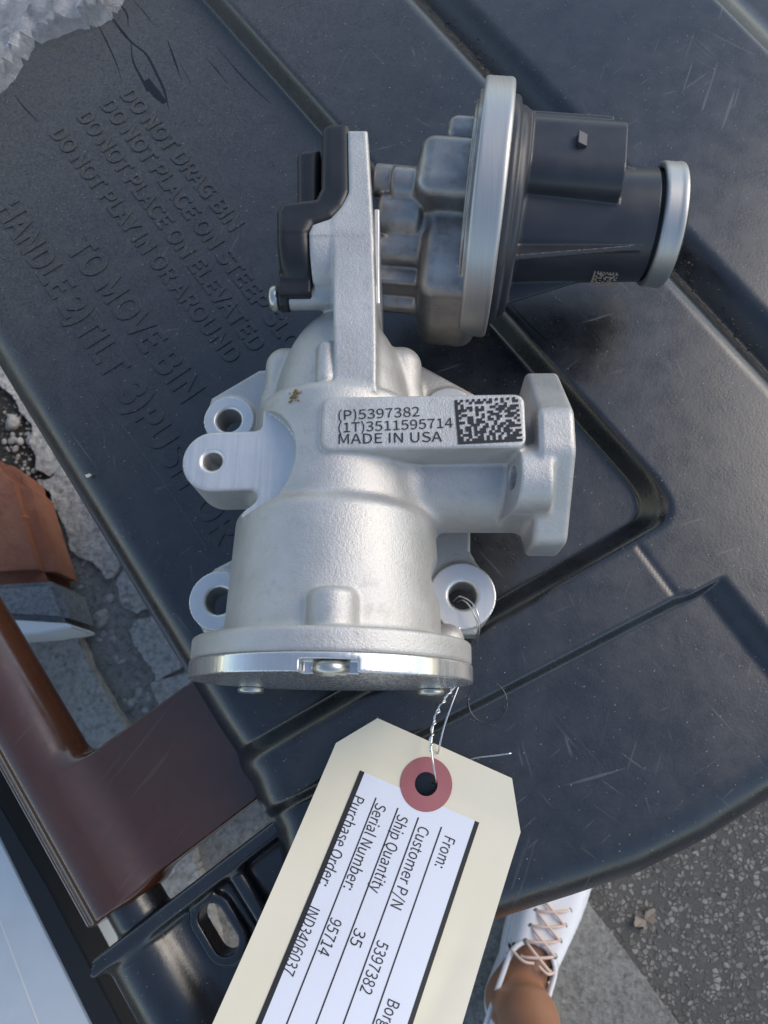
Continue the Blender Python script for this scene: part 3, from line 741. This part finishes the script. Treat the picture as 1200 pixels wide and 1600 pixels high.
def end_f(p):
    a, b, z = p; r = L2(b - erb, z - BZ); m = er_[0] + 8.0
    d = disc2(np.abs(r - 26.2) - 1.6, a - m, 4.9, 1.4)
    d = smin(d, disc2(np.abs(r - 25.2) - 2.5, a - m - 3.7, 1.2, .6), 1); return d
sdf_obj('end_ring', end_f, (er_[0] - 5, bx[2] - 34, 36), (er_[0] + 18, bx[2] + 36, 104), .55, RING, valve, act_xf)
def plug_f(p): return disc2(L2(p[1] - erb, p[2] - BZ) - 23.4, p[0] - bx[1] - 9, 6, 1)
sdf_obj('end_plug', plug_f, (bx[1], bx[2] - 30, 40), (bx[1] + 24, bx[2] + 30, 100), 1.0, DARK, valve, act_xf)
# small tan code marked on the barrel
m0, m1 = loc(935, 431, 86), loc(975, 431, 86)
def put_b(u, v):
    a = m0[0] + (m1[0] - m0[0]) * u; an_ = -.62 + .40 * v + .30
    a_ = math.pi / 2 + 1.40 - .42 * v
    b = bx[2] + (BR + .45 - (a - bx[0]) * .012) * math.cos(a_ + .35); z = BZ + (BR + .45 - (a - bx[0]) * .012) * math.sin(a_ + .35)
    return tuple(act_xf(np.array([[a, b, z]]))[0])
code('matrix_code', 0, 0, 0, 16, 12, put_b, TAN, valve, .5, 9)

# ------------------------------------------------------------------ shipping tag
hole = U(666, 1225, 20)
tdir = (U(533, 1600, 44) - U(692, 1166, 20)); tdir /= np.linalg.norm(tdir); tper = np.array([-tdir[1], tdir[0]])
if tper[0] < 0: tper = -tper
def tag_z(s):
    return 19.5 + np.maximum(s, -40) * .02 + 26 * np.clip(s / 120, 0, 2) ** 1.35
def tag_map(V2, off):
    """(t across, s along from the hole) -> world mm, bent and lightly cockled"""
    t, s = V2[:, 0], V2[:, 1]; z = tag_z(s)
    z = z + 1.2 * np.sin(t / 17 + s / 41) * np.clip(s / 60, 0, 1) + 1.4 * np.exp(-((s - 108 - t * .12) / 7) ** 2) * np.clip(t / 40 + .3, 0, 1) - .7 * np.exp(-((t - 37 + (s - 40) * .12) / 5) ** 2) * np.clip((s - 35) / 30, 0, 1)
    return np.c_[hole[0] + tper[0] * t + tdir[0] * s, hole[1] + tper[1] * t + tdir[1] * s, z + off]
def tl(px, py, z): q = U(px, py, z) - hole; return (q.dot(tper), q.dot(tdir))
tag_e = empty('shipping_tag', (hole[0], hole[1], 18), 'cream manila shipping tag with printed label wired to the valve', 'tag')
TL = 175
e1, e2, e3, e4 = tl(590, 1122, 19), tl(800, 1216, 19), tl(814, 1301, 21), tl(525, 1161, 19)
TP = [e1, e2, e3, (e3[0] + .5, TL), (e4[0] - 1, TL), e4]
hr_ = 5.1
bm = bmesh.new(); nx_, ny_ = 56, 110
gv = [[bm.verts.new((-72 + 144 * i / nx_, -46 + (TL + 48) * j / ny_, 0)) for j in range(ny_ + 1)] for i in range(nx_ + 1)]
for i in range(nx_):
    for j in range(ny_): bm.faces.new((gv[i][j], gv[i + 1][j], gv[i + 1][j + 1], gv[i][j + 1]))
ctr = np.mean(TP, 0)
for i in range(len(TP)):
    a, b = np.array(TP[i]), np.array(TP[(i + 1) % len(TP)]); nn2 = np.array([b[1] - a[1], a[0] - b[0]])
    if nn2.dot(ctr - a) > 0: nn2 = -nn2
    bmesh.ops.bisect_plane(bm, geom=bm.verts[:] + bm.edges[:] + bm.faces[:], plane_co=(a[0], a[1], 0), plane_no=(nn2[0], nn2[1], 0), clear_outer=True)
bmesh.ops.delete(bm, geom=[f for f in bm.faces if f.calc_center_median().length < 8.2], context='FACES')
bm.verts.ensure_lookup_table(); bm.verts.index_update()
cv = np.array([v.co[:2] for v in bm.verts]); cf = [[v.index for v in f.verts] for f in bm.faces]; bm.free()
link('card', mesh_py('card', tag_map(cv, 0), cf, True), MANILA, tag_e)
card = tag_e.children[-1]; card.modifiers.new('thickness', 'SOLIDIFY').thickness = -.00035; card.modifiers.new('edge', 'EDGE_SPLIT').split_angle = .6
def annulus(name, r0, r1, off, mat, n=72, m=4):
    V = np.array([((r0 + (r1 - r0) * k / m) * math.cos(2 * math.pi * i / n), (r0 + (r1 - r0) * k / m) * math.sin(2 * math.pi * i / n)) for k in range(m + 1) for i in range(n)])
    Fs = [(k * n + i, k * n + (i + 1) % n, (k + 1) * n + (i + 1) % n, (k + 1) * n + i) for k in range(m) for i in range(n)]
    link(name, mesh_py(name, tag_map(V, off), Fs, True), mat, tag_e)
    tag_e.children[-1].modifiers.new('thickness', 'SOLIDIFY').thickness = -.0002; tag_e.children[-1].modifiers.new('edge', 'EDGE_SPLIT').split_angle = .6
annulus('reinforcement_ring', hr_, 11.6, .2, REDP)
def tag_rect(name, x0, x1, y0, y1, off, mat):
    nx = max(1, int((x1 - x0) / 2.5)); ny = max(1, int((y1 - y0) / 2.0))
    V = np.array([(x0 + (x1 - x0) * i / nx, y0 + (y1 - y0) * j / ny) for i in range(nx + 1) for j in range(ny + 1)])
    Fs = [(i * (ny + 1) + j, (i + 1) * (ny + 1) + j, (i + 1) * (ny + 1) + j + 1, i * (ny + 1) + j + 1) for i in range(nx) for j in range(ny)]
    return link(name, mesh_py(name, tag_map(V, off), Fs, True), mat, tag_e)
l1, l2 = tl(563, 1203, 20), tl(749, 1286, 21)
LT0 = (l1[1] + l2[1]) / 2; lw0, lw1 = l1[0], l2[0]
tag_rect('label', lw0, lw1, LT0, TL - 12, .22, LABEL)
for a, b in ((lw0, lw0 + 2.2), (lw1 - 2.0, lw1)): tag_rect('border', a, b, LT0, TL - 12, .3, PRINT)
def tag_text(s, t0, s0, s1, size):
    """reads away from the hole, letter tops towards +t"""
    V, Fs = text_np(s); x = V[:, 0] - V[:, 0].min(); x /= x.max()
    return link('print', mesh_py('print', tag_map(np.c_[t0 + V[:, 1] * size, s0 + x * (s1 - s0)], .42), Fs), PRINT, tag_e)
rows = [('From:', (697, 1306), (684, 1354), 'Borg', (622, 1572), (606, 1618)), ('Customer P/N', (657, 1290), (614, 1416), '5397382', (597, 1470), (568, 1552)),
        ('Ship Quantity', (624, 1272), (582, 1391), '35', (562, 1450), (554, 1476)), ('Serial Number:', (590, 1254), (545, 1388), '95714', (527, 1434), (508, 1491)),
        ('Purchase Order:', (556, 1242), (510, 1383), 'IND3406037', (486, 1412), (450, 1518))]
zt_ = lambda py: 20 + 26 * max(0, (py - 1240) / 400) ** 1.3
TS = 7.0
for a, p0, p1, b, p2, p3 in rows:
    q = [tl(*v, zt_(v[1])) for v in (p0, p1, p2, p3)]
    tag_text(a, q[0][0] - .5, q[0][1], q[1][1], TS); tag_text(b, q[0][0] - .5, q[2][1], q[3][1], TS)
for (x0, y0) in ((690, 1292), (654, 1277), (622, 1262), (588, 1246)):
    q = tl(x0, y0, zt_(y0))
    tag_rect('rule', q[0] - .3, q[0] + .3, q[1], TL - 12, .38, PRINT)

# ------------------------------------------------------------------ tie wire
wire_e = empty('tie_wire', (hole[0], hole[1], 16), 'thin twisted silver wire joining the tag to the valve ear', 'wire')
def w3(px, py, z): return (*U(px, py, z), z)
A = [w3(713, 942, 30), w3(724, 938, 46), w3(736, 950, 49), w3(746, 975, 48), w3(744, 995, 40), w3(734, 1008, 30), w3(722, 1040, 22), w3(714, 1068, 24), w3(698, 1088, 25), w3(682, 1112, 26), w3(676, 1140, 27), w3(674, 1170, 28), w3(678, 1200, 28), w3(681, 1221, 22), w3(676, 1224, 17)]
B = [w3(708, 940, 30), w3(720, 932, 47), w3(740, 945, 50), w3(749, 972, 49), w3(746, 1000, 38), w3(730, 1030, 22), w3(718, 1068, 23), w3(706, 1100, 24), w3(694, 1135, 24), w3(687, 1165, 23), w3(684, 1185, 16)]
tube('strand', spline(A, 8), .42, WIRE, wire_e); tube('strand', spline(B, 8), .42, WIRE, wire_e)
core = spline([w3(712, 1070, 25), w3(696, 1092, 26), w3(682, 1118, 27), w3(675, 1148, 28.2), w3(674, 1172, 28.8)], 14)
tw = [q + np.array([math.cos(i * .75), math.sin(i * .75) * .7, math.sin(i * .75)]) * .75 for i, q in enumerate(core)]
tube('strand', tw, .4, WIRE, wire_e)
tube('loose_end', spline([w3(726, 1190, 16.5), w3(745, 1184, 17), w3(770, 1181, 18), w3(799, 1177, 19)], 6), .42, WIRE, wire_e)

# ------------------------------------------------------------------ ground
GZ = -745.0
def sheet(name, pts, z, mat, kind='structure'):
    me = mesh_py(name, [(x, y, z) for x, y in pts], [tuple(range(len(pts)))]); o = link(name, me, mat); o['kind'] = kind; return o
asph = sheet('asphalt_road', [(-60000, -60000), (60000, -60000), (60000, 60000), (-60000, 60000)], GZ - 12, ASPH)
k1, k2 = U(902, 1386, GZ), U(1064, 1604, GZ); kd = (k2 - k1) / np.linalg.norm(k2 - k1); kn_ = np.array([-kd[1], kd[0]])
if kn_[0] > 0: kn_ = -kn_
def nz(x, y, s): return np.array([mnoise.fractal(Vector((a / s, b / s, 3.1)), 1.0, 2.1, 5) for a, b in zip(x, y)])
def slab_obj(name, P, z, thick, res, rough_edge, amp, mat, kind='structure'):
    P = np.array(P); lo, hi = P.min(0) - 20, P.max(0) + 20
    V2, Fq = grid2d(lambda x, y: poly2(x, y, P) + rough_edge * nz(x, y, 38.0), lo, hi, res)
    zz = nz(V2[:, 0], V2[:, 1], 30.0) * amp + nz(V2[:, 0] + 900, V2[:, 1], 9.0) * amp * .35
    Vv, Ff = slab(V2, Fq, lambda x, y: z + zz, thick)
    o = link(name, mesh_np(name, Vv, Ff, False), mat)
    if kind: o['kind'] = kind
    return o
kw = 420
slab_obj('pavement', [k1 - kd * 900, k2 + kd * 900, k2 + kd * 900 + kn_ * kw, k1 - kd * 900 + kn_ * kw], GZ, 20, 12, 2.0, 1.0, KERB)
gp = lambda pts: UU(pts, GZ)
sheet('soil', gp([(-500, -100), (500, 200), (600, 1700), (-500, 1900)]), GZ - 7, SOIL)
for P_, dz in (([(-30, 560), (45, 655), (58, 735), (80, 745), (150, 690), (180, 560), (150, 500)], 4), ([(62, 752), (95, 800), (112, 862), (150, 885), (172, 905), (196, 880), (260, 840), (150, 690), (86, 748)], 8),
               ([(178, 912), (190, 940), (214, 962), (252, 950), (300, 930), (260, 848), (200, 884)], 3), ([(204, 985), (232, 1040), (246, 1062), (300, 1040), (380, 1000), (300, 938), (216, 968)], 7),
               ([(240, 1068), (258, 1120), (280, 1190), (420, 1190), (420, 1010), (300, 1046)], 5)):
    slab_obj('concrete_slab', gp(P_), GZ + dz, 20, 3.5, 7, 3.0, CONC)
slab_obj('concrete_kerb', gp([(20, 985), (118, 962), (150, 1040), (190, 1110), (238, 1180), (300, 1290), (420, 1700), (100, 1750), (0, 1500), (-60, 1200)]), GZ + 30, 50, 4, 4, 2.5, CONC)
# loose stones in the gap
bm = bmesh.new()
def stone(c, r):
    m = Matrix.Translation(Vector(c) * S) @ Matrix.Rotation(random.uniform(0, 6.28), 4, 'Z') @ Matrix.Diagonal((r * S * random.uniform(.8, 1.3), r * S * random.uniform(.7, 1.1), r * S * random.uniform(.5, .8), 1))
    g = bmesh.ops.create_icosphere(bm, subdivisions=2, radius=1, matrix=m)
    for v in g['verts']: v.co += Vector((mnoise.noise(v.co * 90), mnoise.noise(v.co * 90 + Vector((5, 0, 0))), mnoise.noise(v.co * 90 + Vector((0, 7, 0))))) * r * S * .28
gaps = [(20, 640), (35, 700), (55, 790), (85, 850), (115, 905), (150, 960), (175, 1010), (195, 1060), (225, 1110), (250, 1160)]
for k in range(420):
    i = random.random() * (len(gaps) - 1.01); j = int(i); f_ = i - j
    x = gaps[j][0] * (1 - f_) + gaps[j + 1][0] * f_ + random.gauss(0, 14); y = gaps[j][1] * (1 - f_) + gaps[j + 1][1] * f_ + random.gauss(0, 12)
    r = random.choice((1.6, 2, 2.5, 3, 3, 4, 5, 7)); c = U(x, y, GZ); stone((c[0], c[1], GZ - 5 + r * .3), r)
for x, y, r in ((158, 966, 12), (140, 975, 7), (205, 1100, 9), (212, 1092, 6), (240, 1120, 10), (60, 640, 9), (20, 660, 11), (30, 690, 7), (168, 935, 8), (195, 940, 9)):
    c = U(x, y, GZ); stone((c[0], c[1], GZ - 4 + r * .35), r)
me = bpy.data.meshes.new('gravel'); bm.to_mesh(me); bm.free()
for p in me.polygons: p.use_smooth = True
link('gravel', me, CONC)['kind'] = 'stuff'

# ------------------------------------------------------------------ things beside the bin
def prism(name, P, z0, z1, mat, parent, bev=1.5):
    bm = bmesh.new(); P = [Vector((q[0] * S, q[1] * S, z0 * S)) for q in P]; f = bm.faces.new([bm.verts.new(q) for q in P])
    r = bmesh.ops.extrude_face_region(bm, geom=[f]); bmesh.ops.translate(bm, verts=[v for v in r['geom'] if isinstance(v, bmesh.types.BMVert)], vec=(0, 0, (z1 - z0) * S))
    bmesh.ops.recalc_face_normals(bm, faces=bm.faces); bmesh.ops.bevel(bm, geom=bm.edges[:], offset=bev * S, segments=2, affect='EDGES')
    me = bpy.data.meshes.new(name); bm.to_mesh(me); bm.free(); return link(name, me, mat, parent)
pz = -640
post = empty('painted_block', (*U(20, 850, GZ), GZ + 5), 'terracotta painted block with grey and white chipped end on the ground', 'block')
prism('block', UU([(-120, 690), (0, 712), (36, 742), (50, 800), (84, 905), (-100, 915)], pz), GZ, pz, TERRA, post, 16)
prism('grey_band', UU([(-100, 916), (84, 906), (106, 972), (-60, 962)], pz), GZ, pz - 3, GREYP, post, 8)
prism('chipped_end', UU([(-60, 963), (105, 973.5), (112, 980), (60, 990), (-20, 996)], pz), GZ + 20, pz - 2, CHIP, post, 2)

wz = -560
pan = empty('white_panel', (*U(40, 1500, wz), -740), 'pale blue white panel with black edge strip standing beside the handle', 'panel')
PL = UU([(-400, 700), (-8, 1292), (40, 1390), (146, 1606), (180, 1680), (-400, 1900)], wz)
prism('board', PL, GZ, wz, WHITEP, pan, 2)
ES = UU([(-400, 640), (-5, 1243), (78, 1384), (196, 1606), (230, 1680), (176, 1680), (148, 1606), (42, 1392), (-6, 1294), (-400, 702)], wz)
prism('edge_strip', ES, wz - 60, wz + 3, DARK, pan, 2)
for a, b in (((-40, 1332), (62, 1606)), ((-60, 1490), (0, 1590))):
    q, r_ = U(*a, wz), U(*b, wz); tube('seam', [(*q, wz + .1), (*((q + r_) / 2), wz + .1), (*r_, wz + .1)], .7, CHIP, pan, 6)

# ------------------------------------------------------------------ plastic film, debris
bag = empty('plastic_bag', (*U(40, 30, 5), 1), 'crumpled clear plastic film bag at the top left lid corner', 'bag')
BP = UU([(-140, -140), (260, -150), (182, -4), (172, 14), (150, 24), (128, 34), (96, 40), (70, 52), (44, 66), (30, 92), (10, 118), (-10, 150), (-120, 200)], 8)
V2, Fq = grid2d(lambda x, y: poly2(x, y, BP) + 2.5 * nz(x, y, 16.0), BP.min(0) - 8, BP.max(0) + 8, 3.4)
def ridge(x, y, s, o): return np.array([1 - abs(mnoise.noise(Vector((a / s, b / s, o)))) * 2 for a, b in zip(x, y)])
ed = -poly2(V2[:, 0], V2[:, 1], BP)
def facet(x, y, s, o):
    return np.array([(lambda d: d[1] - d[0])(mnoise.voronoi(Vector((a / s, b / s * .7, o)))[0]) for a, b in zip(x, y)])
zz = 2 + 15 * (1 - facet(V2[:, 0], V2[:, 1], 26, 1.3)) * .6 + 7 * facet(V2[:, 0], V2[:, 1], 11, 4.0)
bx_, by_ = V2[:, 0].copy(), V2[:, 1].copy()
zz = lid_h(bx_, by_) + 1.5 + np.maximum(zz, 0) * .6 * np.clip(ed / 6, .12, 1) + 3 * np.clip(1 - np.abs(ed - 7) / 7, 0, 1)
link('film', mesh_np('film', np.c_[V2, zz], Fq, False), FILM, bag)
zz2 = zz + 1.5 + 8 * facet(V2[:, 0], V2[:, 1], 15, 9.0)
keep = ed > 3; fk = keep[Fq].all(1)
link('film', mesh_np('film', np.c_[V2 + rng.normal(0, .6, V2.shape), zz2], Fq[fk], False), FILM, bag)

# dirt lodged in the valley
bm = bmesh.new()
for k in range(420):
    u = random.choice((random.uniform(.56, .98), random.uniform(0, .22), random.uniform(.62, .8))); q = V1a + (V1b - V1a) * u; nn_ = np.array([-(V1b - V1a)[1], (V1b - V1a)[0]]); nn_ /= np.linalg.norm(nn_)
    q = q + nn_ * random.gauss(0, 3.2); h = float(lid_h(np.array([q[0]]), np.array([q[1]]))[0]); stone((q[0], q[1], h), random.choice((.3, .4, .5, .5, .7, .9)))
me = bpy.data.meshes.new('dirt'); bm.to_mesh(me); bm.free()
t = NT('dirt crumbs'); DIRT = t.out(Base__Color=t.mix(t.rng(t.noise(300, 2), .4, .6), (.035, .03, .02), (.13, .105, .07)), Roughness=.95)
link('dirt', me, DIRT)['kind'] = 'stuff'
# flake on the lid
q = U(140, 744, 0)
fl_ = link('flake', mesh_py('flake', [(q[0] - 2.6, q[1] + .6, .3), (q[0] - 1.2, q[1] - 1.1, .6), (q[0] + .4, q[1] - .5, .4), (q[0] + 2.8, q[1] + 1.6, .8), (q[0] + 1.6, q[1] + .4, 1.2), (q[0], q[1] + 1.4, .5)], [(0, 1, 2), (0, 2, 5), (2, 4, 5), (2, 3, 4)]), plain('pale flake', (.55, .48, .38), .9))
tag(fl_, 'tiny pale flake lying on the black lid near the edge', 'flake')

# ------------------------------------------------------------------ foot and leg
SZ = GZ
heel, toe = U(778, 1604, SZ), U(878, 1340, SZ)
fd = (toe - heel) / np.linalg.norm(toe - heel); fn_ = np.array([-fd[1], fd[0]])
def to_f(p): return ((p[0] - heel[0]) * fd[0] + (p[1] - heel[1]) * fd[1], (p[0] - heel[0]) * fn_[0] + (p[1] - heel[1]) * fn_[1], p[2] - SZ)
def f_to(a, b, z): return (heel[0] + fd[0] * a + fn_[0] * b, heel[1] + fd[1] * a + fn_[1] * b, SZ + z)
def foot_w(a): return 31 + 11 * np.clip(1 - ((a - 175) / 95) ** 2, 0, 1)
person = empty('person', f_to(70, 0, 0), 'person standing behind the tag, bare brown leg and white lace-up shoe', 'person')
ank = np.array(f_to(46, -9, 92)); knee = np.array([ank[0] + 34, ank[1] - 190, ank[2] + 330])
def leg_f(p):
    a, b, z = to_f(p)
    d = caps(p, ank, knee, 31, 46); d = smin(d, caps(p, f_to(45, 4, 40), ank, 29, 30), 20)
    d = smin(d, caps(p, f_to(45, 2, 42), f_to(170, 0, 30), 28, 24), 25)
    kc = knee + np.array([12, -25, 150]); d = smin(d, caps(p, ank + (knee - ank) * .5 + np.array([0, -16, 0]), knee, 38, 46), 30)
    for sb_ in (-1, 1): d = smin(d, caps(p, f_to(46, 4 + sb_ * 22, 84), f_to(46, 4 + sb_ * 24, 76), 10, 9), 10)
    return smin(d, caps(p, knee, kc, 52, 60), 15)
leg = sdf_obj('leg', leg_f, (min(ank[0], knee[0]) - 110, knee[1] - 120, SZ + 2), (max(ank[0], knee[0]) + 150, ank[1] + 190, knee[2] + 190), 6, SKIN, person)
def shoe_f(p):
    a, b, z = to_f(p); wd = foot_w(a)
    out2 = L2(np.maximum(np.abs(a - 132) - (132 - 42), 0), b * 42 / wd) - 42
    top = 78 - np.clip((a - 60) / 180, 0, 1) * 34
    up = smax(disc2(out2 + 2 + z * .06, z - 40, 40, 10), z - top, 22)
    opn = L2(np.maximum(np.abs(a - 52) - 36, 0) , b - 2) - 33
    inner = np.maximum(disc2(out2 + 7, z - 80, 74, 4), opn)
    return np.maximum(up, -inner)
shoe = sdf_obj('shoe', shoe_f, tuple(np.array(f_to(130, 0, 0)) - (190, 190, 4)), tuple(np.array(f_to(130, 0, 0)) + (190, 190, 92)), 2.6, SHOE, person)
def sole_f(p):
    a, b, z = to_f(p); wd = foot_w(a)
    return disc2(L2(np.maximum(np.abs(a - 132) - 90, 0), b * 42 / wd) - 44, z - 13, 13, 3)
sdf_obj('sole', sole_f, tuple(np.array(f_to(130, 0, 0)) - (190, 190, 4)), tuple(np.array(f_to(130, 0, 0)) + (190, 190, 30)), 3, RUBW, shoe)
def shoe_top(a): return 79 - (a - 60) / 180 * 34
rimp = []
for k in range(33):
    an_ = 2 * math.pi * k / 32; a = 52 + 36 * (1 if math.cos(an_) > 0 else -1) * (abs(math.cos(an_)) > .05) + 33 * math.cos(an_); b = 2 + 32 * math.sin(an_)
    rimp.append(f_to(min(max(a, 6), 120), b * .93, shoe_top(a) - 4 - 5 * abs(math.sin(an_)) * (1 if 60 < a < 100 else .4)))
tube('collar', rimp, 3.2, SHOE, shoe, 8)
EYE = plain('eyelet metal', (.25, .24, .22), .4, .8)
rows_ = (98, 116, 134, 152, 170)
for i, a in enumerate(rows_):
    zt = shoe_top(a)
    for sg in (-1, 1): tube('eyelet', [f_to(a, sg * 19, zt - 7), f_to(a, sg * 19, zt - 1.5)], 3.4, EYE, shoe, 10)
    if i < 4:
        for sg in (-1, 1):
            tube('lace', spline([f_to(a, sg * 19, zt - 2), f_to(a + 5, sg * 9, zt + 3), f_to(a + 13, -sg * 9, zt + 1), f_to(rows_[i + 1], -sg * 19, shoe_top(rows_[i + 1]) - 3)], 6), 1.8, LACE, shoe, 8)
for sg, ln in ((-1, 46), (1, 52)):
    tube('lace', spline([f_to(99, sg * 3, shoe_top(98) + 3), f_to(96, sg * 16, shoe_top(98) + 4), f_to(100, sg * (ln - 20), shoe_top(100) - 6)], 8), 1.7, LACE, shoe, 8)
for sg in (-1, 1):
    tube('seam', spline([f_to(88, sg * 28, shoe_top(88) - 9), f_to(130, sg * 28, shoe_top(130) - 8), f_to(176, sg * 27, shoe_top(176) - 8), f_to(190, sg * 12, shoe_top(190) - 2)], 6), 1.0, RUBW, shoe, 6)

# dry leaf on the asphalt
lc = U(1008, 1436, GZ - 12); lp = []
for k in range(40):
    an_ = 2 * math.pi * k / 40; rr = 15 * (.62 + .38 * math.cos(an_) ** 2 + .22 * math.sin(3 * an_ + .5) + .12 * math.sin(7 * an_)) * random.uniform(.85, 1.1)
    lp.append((lc[0] + rr * math.cos(an_ + .6), lc[1] + rr * math.sin(an_ + .6), GZ - 10 + 7 * abs(math.sin(1.5 * an_)) + random.uniform(0, 2)))
V = [(lc[0], lc[1], GZ - 8)] + lp; Fs = [(0, k, k % 40 + 1) for k in range(1, 41)]
leaf = link('fallen_leaf', mesh_py('fallen_leaf', V, Fs), LEAFM); sm = leaf.modifiers.new('s', 'SOLIDIFY'); sm.thickness = .0008
tag(leaf, 'small dry curled brown leaf lying on the dark asphalt', 'leaf')
